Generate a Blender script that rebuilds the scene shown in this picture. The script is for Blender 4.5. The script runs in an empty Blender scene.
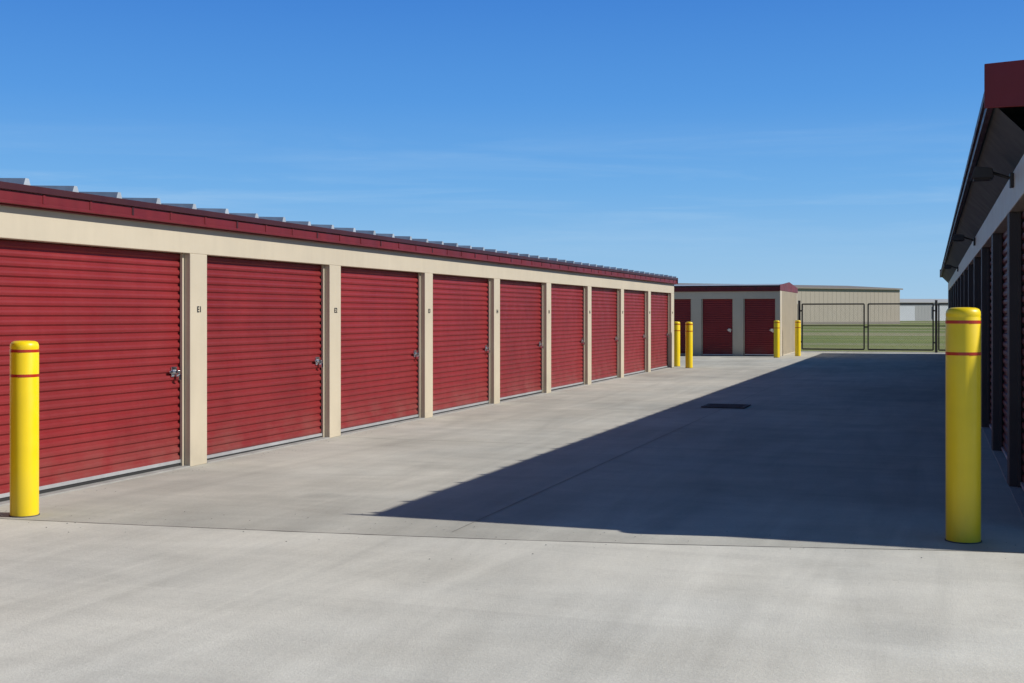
import bpy, math, random, bmesh
from mathutils import Vector, Matrix
random.seed(4)
scene=bpy.context.scene
scene.view_settings.view_transform='Standard'
scene.view_settings.look='None'
scene.view_settings.exposure=0

# ---------------------------------------------------------------- materials
def new_mat(name):
    m=bpy.data.materials.new(name); m.use_nodes=True
    nt=m.node_tree; b=nt.nodes['Principled BSDF']
    return m,nt,b
def N(nt,t,**kw):
    n=nt.nodes.new(t)
    for k,v in kw.items(): setattr(n,k,v)
    return n
def noise(nt,vec,scale,detail=4,rough=.55,dist=0):
    n=N(nt,'ShaderNodeTexNoise'); n.inputs['Scale'].default_value=scale
    n.inputs['Detail'].default_value=detail; n.inputs['Roughness'].default_value=rough
    n.inputs['Distortion'].default_value=dist
    nt.links.new(vec,n.inputs['Vector']); return n.outputs['Fac']
def maprange(nt,v,a,b,c,d):
    n=N(nt,'ShaderNodeMapRange'); nt.links.new(v,n.inputs[0])
    for i,x in enumerate((a,b,c,d)): n.inputs[i+1].default_value=x
    return n.outputs[0]
def mul(nt,a,b):
    n=N(nt,'ShaderNodeMath',operation='MULTIPLY')
    for i,x in enumerate((a,b)):
        if isinstance(x,(int,float)): n.inputs[i].default_value=x
        else: nt.links.new(x,n.inputs[i])
    return n.outputs[0]
def scalecol(nt,col,fac):
    n=N(nt,'ShaderNodeVectorMath',operation='SCALE')
    if isinstance(col,tuple): n.inputs[0].default_value=col[:3]
    else: nt.links.new(col,n.inputs[0])
    nt.links.new(fac,n.inputs['Scale']); return n.outputs[0]
def mixc(nt,f,a,b):
    n=N(nt,'ShaderNodeMix',data_type='RGBA')
    if isinstance(f,(int,float)): n.inputs[0].default_value=f
    else: nt.links.new(f,n.inputs[0])
    for i,x in ((6,a),(7,b)):
        if isinstance(x,tuple): n.inputs[i].default_value=(*x[:3],1)
        else: nt.links.new(x,n.inputs[i])
    return n.outputs[2]
def mapping(nt,vec,scale,rot=(0,0,0)):
    n=N(nt,'ShaderNodeMapping'); n.inputs['Scale'].default_value=scale; n.inputs['Rotation'].default_value=rot
    nt.links.new(vec,n.inputs['Vector']); return n.outputs[0]
def bump(nt,b,h,dist,strength=1):
    n=N(nt,'ShaderNodeBump'); n.inputs['Distance'].default_value=dist; n.inputs['Strength'].default_value=strength
    nt.links.new(h,n.inputs['Height']); nt.links.new(n.outputs[0],b.inputs['Normal'])

def painted(name,col,rough=.45,var=.12,scale=1.2,metal=0,dirt=None,spec=.5,objvar=0,dent=0):
    m,nt,b=new_mat(name)
    g=N(nt,'ShaderNodeTexCoord').outputs['Object']
    f=maprange(nt,noise(nt,g,scale,5),.3,.7,1-var,1+var)
    f2=maprange(nt,noise(nt,mapping(nt,g,(9,9,.9)),1.0,3),.3,.7,1-var*.5,1+var*.5)
    ff=mul(nt,f,f2)
    if objvar:
        ff=mul(nt,ff,maprange(nt,N(nt,'ShaderNodeObjectInfo').outputs['Random'],0,1,1-objvar,1+objvar))
    c=scalecol(nt,col,ff)
    if dirt:
        sep=N(nt,'ShaderNodeSeparateXYZ'); nt.links.new(g,sep.inputs[0])
        h=maprange(nt,sep.outputs[2],0,.45,.5,0)
        d=mul(nt,h,maprange(nt,noise(nt,g,3,5),.35,.65,0,1))
        c=mixc(nt,d,c,dirt)
    nt.links.new(c,b.inputs['Base Color'])
    b.inputs['Metallic'].default_value=metal
    b.inputs['Specular IOR Level'].default_value=spec
    nt.links.new(maprange(nt,noise(nt,g,4,4),.3,.7,rough-.07,rough+.1),b.inputs['Roughness'])
    if dent: bump(nt,b,noise(nt,mapping(nt,g,(1,1,.6)),1.7,2),dent,1)
    return m
M_beige=painted('beige_painted_steel',(.51,.44,.325),.5,.05,dirt=(.33,.29,.22),dent=.01)
M_pier_shade=painted('shade_painted_pier_steel',(.075,.06,.052),.6,.08,spec=.3)  # piers on the right building: its shade is put into this dark base colour
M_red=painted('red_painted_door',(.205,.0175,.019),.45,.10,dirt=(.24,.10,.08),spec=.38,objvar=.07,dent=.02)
M_red_shade=painted('shade_painted_red_door',(.10,.012,.013),.5,.10,dirt=(.12,.06,.05),spec=.3)  # darker copy of the door red, with the right building's shade painted in
M_fascia=painted('red_fascia_paint',(.135,.011,.0135),.45,.18,spec=.35,dent=.01)
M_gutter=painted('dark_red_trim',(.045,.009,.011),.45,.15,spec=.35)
M_roof=painted('galvalume_roof',(.38,.42,.46),.45,.18,metal=.2)
M_alu=painted('aluminium_bar',(.55,.56,.57),.4,.1,metal=.6)
M_chrome=painted('chrome_latch',(.75,.75,.76),.2,.05,metal=1)
M_black=painted('black_rubber',(.02,.02,.02),.7,.1)
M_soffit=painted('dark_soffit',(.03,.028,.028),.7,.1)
M_bronze=painted('dark_fence_paint',(.03,.024,.02),.5,.1)
M_wire=painted('fence_wire',(.16,.16,.15),.5,.1)
M_yellow=painted('yellow_bollard_plastic',(.84,.60,.003),.38,.06,3,dirt=(.42,.31,.06),dent=.006)
M_stripe=painted('red_reflective_tape',(.42,.03,.01),.3,.05)
M_tan=painted('tan_warehouse_steel',(.37,.32,.25),.6,.05,.1)
M_tanroof=painted('tan_warehouse_roof',(.22,.19,.155),.6,.05,.1)
M_grey=painted('pale_hangar_steel',(.40,.40,.375),.6,.05,.1)
M_white=painted('white_hangar_door',(.6,.62,.62),.6,.05,.1)
M_grate=painted('rusty_cast_iron',(.06,.035,.028),.7,.2,5)
M_caulk=painted('joint_sealant',(.085,.08,.07),.8,.35,5)
M_text=painted('dark_number_paint',(.03,.03,.03),.5,.05)
M_curb=painted('threshold_concrete',(.3,.29,.27),.85,.15,4)
M_joint=painted('sawcut_joint',(.21,.205,.185),.85,.2,4)

def concrete(name,base,warm,contrast,rot):
    m,nt,b=new_mat(name)
    g=N(nt,'ShaderNodeTexCoord').outputs['Object']
    big=maprange(nt,noise(nt,g,.22,4,.5,.6),.3,.7,1-.16*contrast,1+.13*contrast)
    med=maprange(nt,noise(nt,g,1.3,6,.6,.3),.3,.7,1-.08*contrast,1+.08*contrast)
    streak=maprange(nt,noise(nt,mapping(nt,g,(2.0,.25,1),(0,0,rot)),1.0,5,.6,1.2),.35,.75,1.06,1-.14*contrast)
    sweep=maprange(nt,noise(nt,mapping(nt,g,(.35,1.6,1),(0,0,rot+.5)),1.0,4,.55,1.6),.4,.7,1.03,1-.08*contrast)
    broom=maprange(nt,noise(nt,mapping(nt,g,(3,60,1)),1.0,2),.3,.7,.985,1.015)
    fine=maprange(nt,noise(nt,g,38,4,.7),.3,.7,.93,1.06)
    f=mul(nt,mul(nt,mul(nt,big,med),mul(nt,streak,fine)),mul(nt,sweep,broom))
    sp=maprange(nt,noise(nt,g,.9,3,.5,.4),.64,.74,1,.88)
    pit=maprange(nt,noise(nt,g,14,2,.5),.72,.78,1,.82)
    f=mul(nt,f,mul(nt,sp,pit))
    c0=mixc(nt,maprange(nt,noise(nt,g,.35,3),.35,.65,0,1),base,warm)
    c=scalecol(nt,c0,f)
    nt.links.new(c,b.inputs['Base Color'])
    b.inputs['Roughness'].default_value=.88
    b.inputs['Specular IOR Level'].default_value=.25
    bump(nt,b,noise(nt,g,70,4,.7),.004,.6)
    return m
M_conc=concrete('drive_concrete',(.43,.42,.37),(.475,.45,.385),1.0,.12)
M_apron=concrete('apron_concrete',(.56,.545,.485),(.60,.57,.49),.95,.9)

def grass_mat():
    m,nt,b=new_mat('grass_field')
    g=N(nt,'ShaderNodeTexCoord').outputs['Object']
    f=maprange(nt,noise(nt,mapping(nt,g,(.03,.12,1)),1,6,.6,.5),.35,.65,0,1)
    c=mixc(nt,f,(.10,.16,.04),(.23,.24,.09))
    f2=maprange(nt,noise(nt,mapping(nt,g,(.006,.03,1)),1,4,.6,.3),.50,.58,0,.85)
    c=mixc(nt,f2,c,(.30,.27,.17))
    c=scalecol(nt,c,maprange(nt,noise(nt,g,3,5,.7),.3,.7,.75,1.25))
    nt.links.new(c,b.inputs['Base Color']); b.inputs['Roughness'].default_value=.95
    b.inputs['Specular IOR Level'].default_value=.1
    bump(nt,b,noise(nt,g,20,4,.7),.03,.6)
    return m
M_grass=grass_mat()
M_tree=painted('far_foliage',(.06,.08,.045),.95,.3,.2)

# ---------------------------------------------------------------- mesh helper
class MB:
    def __init__(s): s.v=[];s.f=[];s.mi=[];s.mats=[]
    def _m(s,mat):
        if mat not in s.mats: s.mats.append(mat)
        return s.mats.index(mat)
    def face(s,pts,mat):
        i=len(s.v); s.v+= [tuple(p) for p in pts]; s.f.append(tuple(range(i,i+len(pts)))); s.mi.append(s._m(mat))
    def box(s,x0,x1,y0,y1,z0,z1,mat):
        i=len(s.v)
        s.v+=[(x0,y0,z0),(x1,y0,z0),(x1,y1,z0),(x0,y1,z0),(x0,y0,z1),(x1,y0,z1),(x1,y1,z1),(x0,y1,z1)]
        for q in ((0,3,2,1),(4,5,6,7),(0,1,5,4),(1,2,6,5),(2,3,7,6),(3,0,4,7)):
            s.f.append(tuple(i+k for k in q)); s.mi.append(s._m(mat))
    def prism(s,prof,axis,a,b,mat):
        i=len(s.v); n=len(prof)
        for t in (a,b):
            for p in prof:
                s.v.append((t,p[0],p[1]) if axis=='x' else (p[0],t,p[1]) if axis=='y' else (p[0],p[1],t))
        for k in range(n):
            s.f.append((i+k,i+(k+1)%n,i+n+(k+1)%n,i+n+k)); s.mi.append(s._m(mat))
        s.f.append(tuple(i+k for k in range(n))); s.mi.append(s._m(mat))
        s.f.append(tuple(i+n+k for k in reversed(range(n)))); s.mi.append(s._m(mat))
    def rod(s,p,q,r,mat,seg=6):
        p=Vector(p);q=Vector(q);d=(q-p).normalized()
        a=d.orthogonal().normalized();b=d.cross(a)
        i=len(s.v)
        for c in (p,q):
            for k in range(seg):
                t=2*math.pi*k/seg; s.v.append(tuple(c+a*math.cos(t)*r+b*math.sin(t)*r))
        for k in range(seg):
            s.f.append((i+k,i+(k+1)%seg,i+seg+(k+1)%seg,i+seg+k)); s.mi.append(s._m(mat))
        s.f.append(tuple(i+k for k in reversed(range(seg)))); s.mi.append(s._m(mat))
        s.f.append(tuple(i+seg+k for k in range(seg))); s.mi.append(s._m(mat))
    def obj(s,name,parent=None,bevel=0,recalc=True):
        me=bpy.data.meshes.new(name); me.from_pydata(s.v,[],s.f)
        for m in s.mats: me.materials.append(m)
        for p,mi in zip(me.polygons,s.mi): p.material_index=mi
        if recalc:
            bm=bmesh.new(); bm.from_mesh(me); bmesh.ops.recalc_face_normals(bm,faces=bm.faces); bm.to_mesh(me); bm.free()
        o=bpy.data.objects.new(name,me); scene.collection.objects.link(o)
        if parent: o.parent=parent
        if bevel:
            bv=o.modifiers.new('b','BEVEL'); bv.width=bevel; bv.segments=2; bv.limit_method='ANGLE'
        return o
def empty(name,loc=(0,0,0),rz=0):
    e=bpy.data.objects.new(name,None); scene.collection.objects.link(e)
    e.location=loc; e.rotation_euler=(0,0,rz); e.empty_display_size=.3
    return e

# ---------------------------------------------------------------- storage building (facade faces local -Y)
def storage(loc,rz,length,depth,openings,door_h,head_top,f0,f1,over,slope=.042,labels=None,soffit=False,rake=.0,rake_top=None,ribs=True,shade_paint=False):
    root=empty('storage_building',loc,rz)
    D=.12
    w=MB()
    MP=M_pier_shade if shade_paint else M_beige
    MD=M_red_shade if shade_paint else M_red
    edges=[0]+[e for o in openings for e in o]+[length]
    for k in range(0,len(edges),2):
        a,b=edges[k],edges[k+1]
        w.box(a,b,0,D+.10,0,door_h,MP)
    w.box(0,length,0,D+.10,door_h,head_top,M_beige)
    w.box(.002,.12,D+.10,depth,0,head_top,M_beige)
    w.box(length-.12,length-.002,D+.10,depth,0,head_top,M_beige)
    w.box(.12,length-.12,depth-.12,depth-.002,0,head_top,M_beige)
    w.obj('walls',root,.006)
    t=MB()
    k=D+.5
    while k<depth-.2:
        t.box(length-.002,length+.014,k,k+.03,.05,head_top-.01,M_beige)
        t.box(-.014,.002,k,k+.03,.05,head_top-.01,M_beige)
        k+=.3
    t.obj('panel_ribs',root)
    ridge=depth/2; r=MB()
    th=.05
    ze=f1-.01
    y0=-over+.01
    zr=ze+slope*(ridge-y0)
    x0,x1=-rake,length+rake
    r.prism([(y0,ze-th),(ridge,zr-th),(depth+over,ze-th),(depth+over,ze),(ridge,zr),(y0,ze)],'x',x0+.015,x1-.015,M_roof)
    if ribs:
        n=int((x1-x0-.2)/.61)
        for i in range(n+1):
            c=x0+.1+i*.61
            for s0 in (0,1):
                a=(y0-.02,ze) if s0==0 else (depth+over,ze)
                b=(ridge,zr)
                q=[]
                jit=random.uniform(-.004,.004)
                for (yy,zz) in (a,b):
                    q.append([(c-.045,yy,zz+.001),(c+.045,yy,zz+.001),(c+.02,yy,zz+.062+jit),(c-.02,yy,zz+.062+jit)])
                for j in range(4):
                    r.face([q[0][j],q[0][(j+1)%4],q[1][(j+1)%4],q[1][j]],M_roof)
                r.face(q[0],M_roof)
    r.obj('roof',root,recalc=True)
    g=MB()
    for (a,b) in ((.02,.1),(length-.1,length-.02)):
        g.prism([(.03,head_top),(depth-.03,head_top),(depth-.03,ze-th-.002),(ridge,zr-th-.002),(.03,ze-th-.002)],'x',a,b,M_beige)
    g.obj('gable_wall',root)
    f=MB()
    body=M_gutter if soffit else M_fascia  # with a soffit, the eave fascia's shade is painted as a darker red
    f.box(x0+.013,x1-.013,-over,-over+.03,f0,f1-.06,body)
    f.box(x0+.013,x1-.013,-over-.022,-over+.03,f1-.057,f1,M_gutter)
    f.box(x0+.013,x1-.013,-over-.012,-over-.001,f0-.002,f0+.025,body)
    if not soffit:
        f.box(x0+.02,x1-.02,-over+.032,.02,head_top-.02,head_top+.02,M_fascia)
        k=.3; j=0
        while k<length:
            f.box(k,k+.03,-over-.007,-over+.001,f0+.025,f1-.06,M_gutter if j%3==0 else M_fascia); k+=.61; j+=1
    f.box(x0+.013,x1-.013,depth+over-.03,depth+over,f0,f1,M_fascia)
    rt=rake_top if rake_top else f1+.012
    for (a,b) in ((x0-.012,x0+.012),(x1-.012,x1+.012)):
        f.prism([(-over-.03,f0-.003),(depth+over+.03,f0-.003),(depth+over+.03,rt),(ridge,zr+rt-f1+.05),(-over-.03,rt)],'x',a,b,M_fascia)
    f.obj('fascia',root,.004)
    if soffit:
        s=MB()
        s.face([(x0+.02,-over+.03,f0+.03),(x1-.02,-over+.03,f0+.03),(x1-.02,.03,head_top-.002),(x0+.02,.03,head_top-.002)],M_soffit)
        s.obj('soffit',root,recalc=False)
    nr=26
    for idx,(a,b) in enumerate(openings):
        d=MB(); z0=.045; dz=(door_h-z0)/nr
        a2,b2=a+.004,b-.004
        pts=[]
        for i in range(nr):
            z=z0+i*dz
            pts+=[(D,z),(D,z+dz*.18),(D-.016,z+dz*.36),(D-.019,z+dz*.6),(D-.016,z+dz*.84),(D,z+dz*.97)]
        pts.append((D,door_h))
        for i in range(len(pts)-1):
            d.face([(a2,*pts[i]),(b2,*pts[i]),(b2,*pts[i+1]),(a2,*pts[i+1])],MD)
        d.obj('roll_up_door',root,recalc=False)
        e=MB()
        lift=random.choice((0,0,.008,.014))
        e.box(a2,b2,D-.03,D+.012,.03+lift,.062+lift,M_alu)
        e.box(a2,b2,D-.02,D+.01,.0+lift,.03+lift,M_black)
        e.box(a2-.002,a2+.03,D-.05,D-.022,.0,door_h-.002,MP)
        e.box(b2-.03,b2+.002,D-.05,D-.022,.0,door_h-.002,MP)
        e.obj('bottom_bar_and_guides',root,.002)
        l=MB()
        u=b-.15; z=.97
        l.box(u-.045,u+.05,D-.032,D-.02,z-.05,z+.05,M_chrome)
        l.box(u-.09,u+.09,D-.045,D-.032,z-.012,z+.012,M_chrome)
        l.rod((u,D-.06,z),(u,D-.03,z),.02,M_chrome,12)
        l.box(u+.02,u+.06,D-.075,D-.045,z-.085,z-.03,M_chrome)
        l.rod((u+.028,D-.06,z-.03),(u+.028,D-.06,z+.01),.004,M_chrome)
        l.rod((u+.052,D-.06,z-.03),(u+.052,D-.06,z+.01),.004,M_chrome)
        l.obj('door_latch',root,.003)
    s=MB()
    for (a,b) in openings:
        s.box(a+.004,b-.004,-.0,D,-.01,.012,M_curb)
    s.obj('threshold',root)
    if labels:
        for u,txt in labels:
            c=bpy.data.curves.new('unit_number','FONT'); c.body=txt; c.size=.085; c.align_x='CENTER'; c.extrude=.001
            c.offset=.0015
            c.materials.append(M_text)
            o=bpy.data.objects.new('unit_number',c); scene.collection.objects.link(o)
            o.parent=root; o.location=(u,-.004,1.57); o.rotation_euler=(math.pi/2,0,0)
    return root

Y0=-1.5
S=3.083
ops=[];labs=[]
for i in range(-3,9):
    ops.append((11.18+S*(i-1)-Y0,10.87+S*i-Y0))
for i in range(0,9):
    labs.append((11.03+S*i-Y0,'E%d'%(i+1)))
storage((-7.106,Y0,0),math.pi/2,35.95-Y0,9.2,ops,2.165,2.445,2.44,2.605,.085,labels=labs)

FL=14.0
fx0=-5.2-FL
ops=[]
for i in range(7,-1,-1):
    b=-5.36-1.56*i; ops.append((b-1.18-fx0,b-fx0))
storage((fx0,46.2,0),0,FL,6.1,ops,2.125,2.42,2.43,2.62,.09,ribs=False)

far=51.5; near=9.6
RL=far-near
ops=[]
k=0
while True:
    y1=12.05+S*k-.155
    a=y1-2.77; b=y1
    if b>far-.3: break
    if a>near+.1: ops.append((a,b))
    else: ops.append((near+.3,b))
    k+=1
opsl=sorted([(far-b,far-a) for a,b in ops])
storage((.67,far,0),-math.pi/2,RL,9.2,opsl,2.46,2.76,3.01,3.17,.275,soffit=True,rake=.2,rake_top=3.32,shade_paint=True)

for yy in (11.3,20.6,32.9):
    e=empty('wall_light',(.67,yy,2.68),-math.pi/2)
    l=MB()
    l.box(-.06,.06,-.03,0,-.06,.06,M_bronze)
    l.rod((0,-.03,.02),(0,-.22,.09),.014,M_bronze,8)
    l.prism([(-.34,.02),(-.16,.02),(-.17,.10),(-.31,.12)],'x',-.11,.11,M_bronze)
    l.box(-.09,.09,-.32,-.18,.008,.02,M_bronze)
    l.obj('lamp_head_and_arm',e,.004)

# ---------------------------------------------------------------- bollards
def bollard(x,y,h,r,stripes):
    root=empty('safety_bollard',(x,y,0.004),random.uniform(0,6))
    prof=[(r*1.0,0),(r,.02),(r,h-.075),(r*.985,h-.07),(r*.985,h-.06),(r*1.0,h-.055),(r*.985,h-.03),(r*.9,h-.012),(r*.7,h-.003),(r*.35,h),(0.001,h)]
    me=MB(); seg=40
    for j in range(len(prof)-1):
        for k in range(seg):
            a0=2*math.pi*k/seg;a1=2*math.pi*(k+1)/seg
            (r0,z0),(r1,z1)=prof[j],prof[j+1]
            me.face([(r0*math.cos(a0),r0*math.sin(a0),z0),(r0*math.cos(a1),r0*math.sin(a1),z0),(r1*math.cos(a1),r1*math.sin(a1),z1),(r1*math.cos(a0),r1*math.sin(a0),z1)],M_yellow)
    o=me.obj('sleeve',root,recalc=False)
    bm=bmesh.new(); bm.from_mesh(o.data); bmesh.ops.remove_doubles(bm,verts=bm.verts,dist=1e-5); bmesh.ops.recalc_face_normals(bm,faces=bm.faces); bm.to_mesh(o.data); bm.free()
    for p in o.data.polygons: p.use_smooth=True
    m2=MB()
    for s in stripes:
        m2.rod((0,0,s-.011),(0,0,s+.011),r+.0015,M_stripe,40)
    m2.obj('reflective_bands',root)
    m3=MB(); m3.rod((0,0,-.003),(0,0,.004),r+.006,M_caulk,32); m3.obj('base_sealant',root)
bollard(-6.6,7.84,1.34,.105,(1.262,1.073))
bollard(.215,9.0,1.59,.114,(1.49,1.275))
bollard(-6.6,35.6,1.33,.105,(1.25,1.06))
bollard(-7.14,36.5,1.33,.105,(1.25,1.06))
bollard(-5.2,45.1,1.33,.105,(1.25,1.06))
bollard(-4.65,47.0,1.33,.105,(1.25,1.06))

# ---------------------------------------------------------------- ground
g=MB(); g.face([(-4000,-4000,-.012),(4000,-4000,-.012),(4000,4000,-.012),(-4000,4000,-.012)],M_grass); g.obj('grass_ground',recalc=False)
g=MB(); g.face([(-30,-25,0),(30,-25,0),(30,53.6,0),(-30,53.6,0)],M_conc); g.obj('concrete_driveway',recalc=False)
JP=[(-7.09,7.60),(-6,7.68),(-5,7.77),(-4.2,7.85),(-3.4,7.94),(-2.6,8.05),(-1.8,8.18),(-1,8.34),(-.4,8.47),(.2,8.59),(1,8.71),(2,8.79),(4,8.87),(30,9)]
g=MB()
for (a,ya),(b,yb) in zip(JP,JP[1:]):
    g.face([(a,-25,.004),(b,-25,.004),(b,yb-.01,.004),(a,ya-.01,.004)],M_apron)
g.obj('concrete_apron',recalc=False)
g=MB()
P=[]
for (a,ya),(b,yb) in zip(JP,JP[1:]):
    n=max(2,int((b-a)/.15)) if b<5 else 4
    for j in range(n):
        t=j/n; P.append((a+(b-a)*t,ya+(yb-ya)*t,random.uniform(.006,.013),random.uniform(.006,.012)))
P.append((30,9,.01,.01))
for p,q in zip(P,P[1:]):
    g.face([(p[0],p[1]-p[2],.005),(q[0],q[1]-q[2],.005),(q[0],q[1]+q[3],.005),(p[0],p[1]+p[3],.005)],M_caulk)
for yy in (14.1,20.3,26.5,32.7,38.9,45.1):
    g.face([(-7.09,yy-.005,.004),(.66,yy-.005,.004),(.66,yy+.005,.004),(-7.09,yy+.005,.004)],M_joint)
g.face([(-3.214,8.2,.0045),(-3.206,8.2,.0045),(-3.206,53.5,.0045),(-3.214,53.5,.0045)],M_joint)
g.obj('expansion_joint',recalc=False)
g=MB()
for i in range(260):
    if random.random()<.5:
        x=random.uniform(-7,1.5); y=7.6+ (x+7)*.14+random.gauss(0,.35)
    else:
        x=-7.0+abs(random.gauss(0,.12)); y=random.uniform(6,30)
    r=random.uniform(.002,.006); z=.006
    g.face([(x-r,y-r,z),(x+r,y-r*.6,z),(x+r*.8,y+r,z),(x-r*.7,y+r*.8,z)],M_joint if random.random()<.6 else M_caulk)
    a=len(g.v)-4
    top=(x,y,z+r*.8)
    for k in range(4): g.face([g.v[a+k],g.v[a+(k+1)%4],top],M_joint)
g.obj('loose_grit',recalc=False)
e=empty('drain_grate',(-3.24,20.85,.0))
g=MB()
g.face([(-.36,-.38,.007),(.36,-.38,.007),(.36,.38,.007),(-.36,.38,.007)],M_caulk)
for a,b,c,d in ((-.36,-.31,-.38,.38),(.31,.36,-.38,.38),(-.31,.31,-.38,-.33),(-.31,.31,.33,.38)):
    g.box(a,b,c,d,.008,.02,M_grate)
for i in range(10):
    yy=-.315+i*.065; g.box(-.31,.31,yy,yy+.03,.009,.018,M_grate)
g.obj('grate',e,recalc=True)

# ---------------------------------------------------------------- gate and fence
def leaf(parent,x0,x1,y,name,ztop=1.98):
    m=MB(); r=.03
    z0=.1
    for z in (z0,ztop): m.rod((x0,y,z),(x1,y,z),r,M_bronze,10)
    m.rod((x0,y,1.08),(x1,y,1.08),.018,M_bronze,8)
    for x in (x0,x1): m.rod((x,y,z0),(x,y,ztop),r,M_bronze,10)
    H=ztop-z0; W=x1-x0; s=.10
    n=int((W+H)/s)
    for i in range(1,n):
        t=i*s
        a=(x0+max(0,t-H),z0+min(t,H)); b=(x0+min(t,W),z0+max(0,t-W))
        m.rod((a[0],y+.004,a[1]),(b[0],y+.004,b[1]),.0015,M_wire,3)
        m.rod((x0+x1-a[0],y-.004,a[1]),(x0+x1-b[0],y-.004,b[1]),.0015,M_wire,3)
    m.obj(name,parent)
e=empty('chain_link_gate',(0,53.2,0))
leaf(e,-5.08,-2.58,0,'gate_leaf_left'); leaf(e,-2.42,.12,0,'gate_leaf_right')
m=MB()
for x in (-5.2,.24):
    m.rod((x,0,0),(x,0,2.1),.05,M_bronze,14); m.rod((x,0,2.1),(x,0,2.13),.055,M_bronze,14)
for x in (-5.14,.18):
    for z in (.4,1.7): m.box(x-.06,x+.06,-.03,.03,z-.03,z+.03,M_bronze)
m.box(-2.6,-2.4,-.05,-.02,1.0,1.06,M_bronze)
m.obj('gate_posts',e)
e=empty('chain_link_fence',(0,53.2,0))
for k,(a,b) in enumerate(((-10.2,-5.3),(-15.2,-10.3),(.34,5.3),(5.4,10.3))):
    leaf(e,a,b,0,'fence_panel_%d'%(k+1))

# ---------------------------------------------------------------- distant buildings
def shed(name,loc,rz,length,depth,h,rise,wm,rm,doors=()):
    root=empty(name,loc,rz); m=MB(); mid=depth/2
    m.box(-length,0,0,depth,0,h,wm); m.obj('walls',root)
    r=MB(); r.prism([(-.4,h+.01),(mid,h+rise),(depth+.4,h+.01),(depth+.4,h+.22),(mid,h+rise+.22),(-.4,h+.22)],'x',-length-.3,.3,rm)
    r.prism([(.01,h+.002),(depth-.01,h+.002),(mid,h+rise-.01)],'x',-length+.01,-.01,wm)
    r.obj('roof',root)
    t=MB(); k=-length+.5
    while k<0:
        t.box(k,k+.06,-.015,0,0.1,h-.02,wm); k+=.9
    t.box(-length,0,-.08,-.061,0,.4,rm)
    t.obj('panel_ribs',root)
    d=MB()
    for a,b,hh in doors: d.box(a,b,-.12,-.082,0,hh,M_white)
    if doors: d.obj('doors',root)
shed('warehouse',(-4.6,209,0),math.radians(48),70,24,5.5,.7,M_tan,M_tanroof,())
shed('aircraft_hangar',(12,330,0),math.radians(35),40,20,4.4,.9,M_grey,M_grey,((-14,-9,3.6),(-24,-19,3.6)))
m=MB(); x=-900
while x<900:
    w=random.uniform(5,14); h=random.uniform(2.5,6.0); y=950+random.uniform(-20,20)
    for j in range(4):
        cx=x+random.uniform(-w,w); cz=random.uniform(.3,.8)*h; rr=random.uniform(1.5,3.0)
        a=[Vector((cx+rr*1.6*math.cos(t)*random.uniform(.7,1.2),y+rr*math.sin(t),cz-.5)) for t in [k*math.pi/3 for k in range(6)]]
        top=Vector((cx,y,cz+rr*.8)); bot=Vector((cx,y,0))
        for k in range(6):
            m.face([a[k],a[(k+1)%6],top],M_tree); m.face([a[(k+1)%6],a[k],bot],M_tree)
    x+=w
m.obj('tree_line',recalc=False)

# ---------------------------------------------------------------- light
Sv=Vector((4.58,.70,3.26)).normalized()
ld=bpy.data.lights.new('sun','SUN'); ld.energy=4.95; ld.angle=math.radians(.5); ld.color=(1,.97,.91)
lo=bpy.data.objects.new('sun',ld); scene.collection.objects.link(lo)
lo.rotation_euler=Sv.to_track_quat('Z','Y').to_euler(); lo.location=(30,5,25)
elev=math.asin(Sv.z); az=math.atan2(Sv.x,Sv.y)

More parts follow.
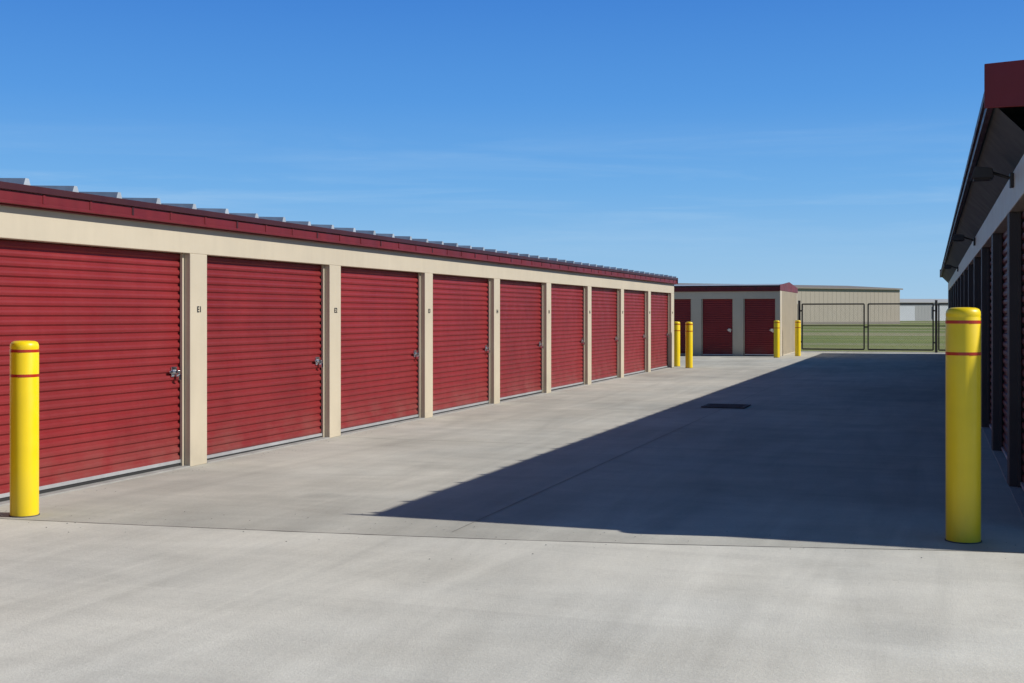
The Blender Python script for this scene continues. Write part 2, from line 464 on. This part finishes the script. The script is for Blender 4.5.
w=bpy.data.worlds.new('World'); scene.world=w; w.use_nodes=True
nt=w.node_tree; bg=nt.nodes['Background']
sky=N(nt,'ShaderNodeTexSky',sky_type='NISHITA'); sky.sun_disc=False
sky.sun_elevation=elev; sky.sun_rotation=az
sky.air_density=1.0; sky.dust_density=.2; sky.ozone_density=3.0
tc=N(nt,'ShaderNodeTexCoord').outputs['Generated']
sep=N(nt,'ShaderNodeSeparateXYZ'); nt.links.new(tc,sep.inputs[0])
rp=N(nt,'ShaderNodeValToRGB'); nt.links.new(sep.outputs[2],rp.inputs[0])
cr=rp.color_ramp
stops=[(0,(.34,.59,.84)),(.04,(.26,.53,.85)),(.10,(.14,.42,.84)),(.17,(.07,.31,.79)),(.25,(.037,.22,.70)),(.42,(.02,.09,.27)),(1,(.016,.045,.12))]
cr.elements[0].position=0; cr.elements[0].color=(*stops[0][1],1)
cr.elements[1].position=1; cr.elements[1].color=(*stops[-1][1],1)
for p,c in stops[1:-1]:
    el=cr.elements.new(p); el.color=(*c,1)
ten=N(nt,'ShaderNodeVectorMath',operation='SCALE'); nt.links.new(rp.outputs[0],ten.inputs[0]); ten.inputs['Scale'].default_value=10
base=mixc(nt,.84,sky.outputs[0],ten.outputs[0])
wv=mapping(nt,tc,(2.2,2.2,26),(0,.05,0))
c1=maprange(nt,noise(nt,wv,1.6,6,.6,.5),.45,.75,0,1)
wv2=mapping(nt,tc,(5,5,60),(0.03,-.06,0))
c2=maprange(nt,noise(nt,wv2,2.0,6,.65,.8),.5,.8,.6,1.3)
band=mul(nt,maprange(nt,sep.outputs[2],.03,.075,0,1),maprange(nt,sep.outputs[2],.10,.155,1,0))
cm=mul(nt,mul(nt,mul(nt,c1,c2),band),.42)
col=mixc(nt,cm,base,(5.0,6.9,8.8))
nt.links.new(col,bg.inputs['Color']); bg.inputs['Strength'].default_value=.10

# ---------------------------------------------------------------- camera
cd=bpy.data.cameras.new('camera'); cam=bpy.data.objects.new('camera',cd); scene.collection.objects.link(cam)
cd.sensor_width=36; cd.lens=1240/1024*36; cd.clip_end=6000; cd.clip_start=.1
cam.location=(0,0,1.545)
cam.rotation_euler=(math.pi/2,0,math.atan(418/1240))
cd.shift_y=-(341.5-314.5)/1024
scene.camera=cam
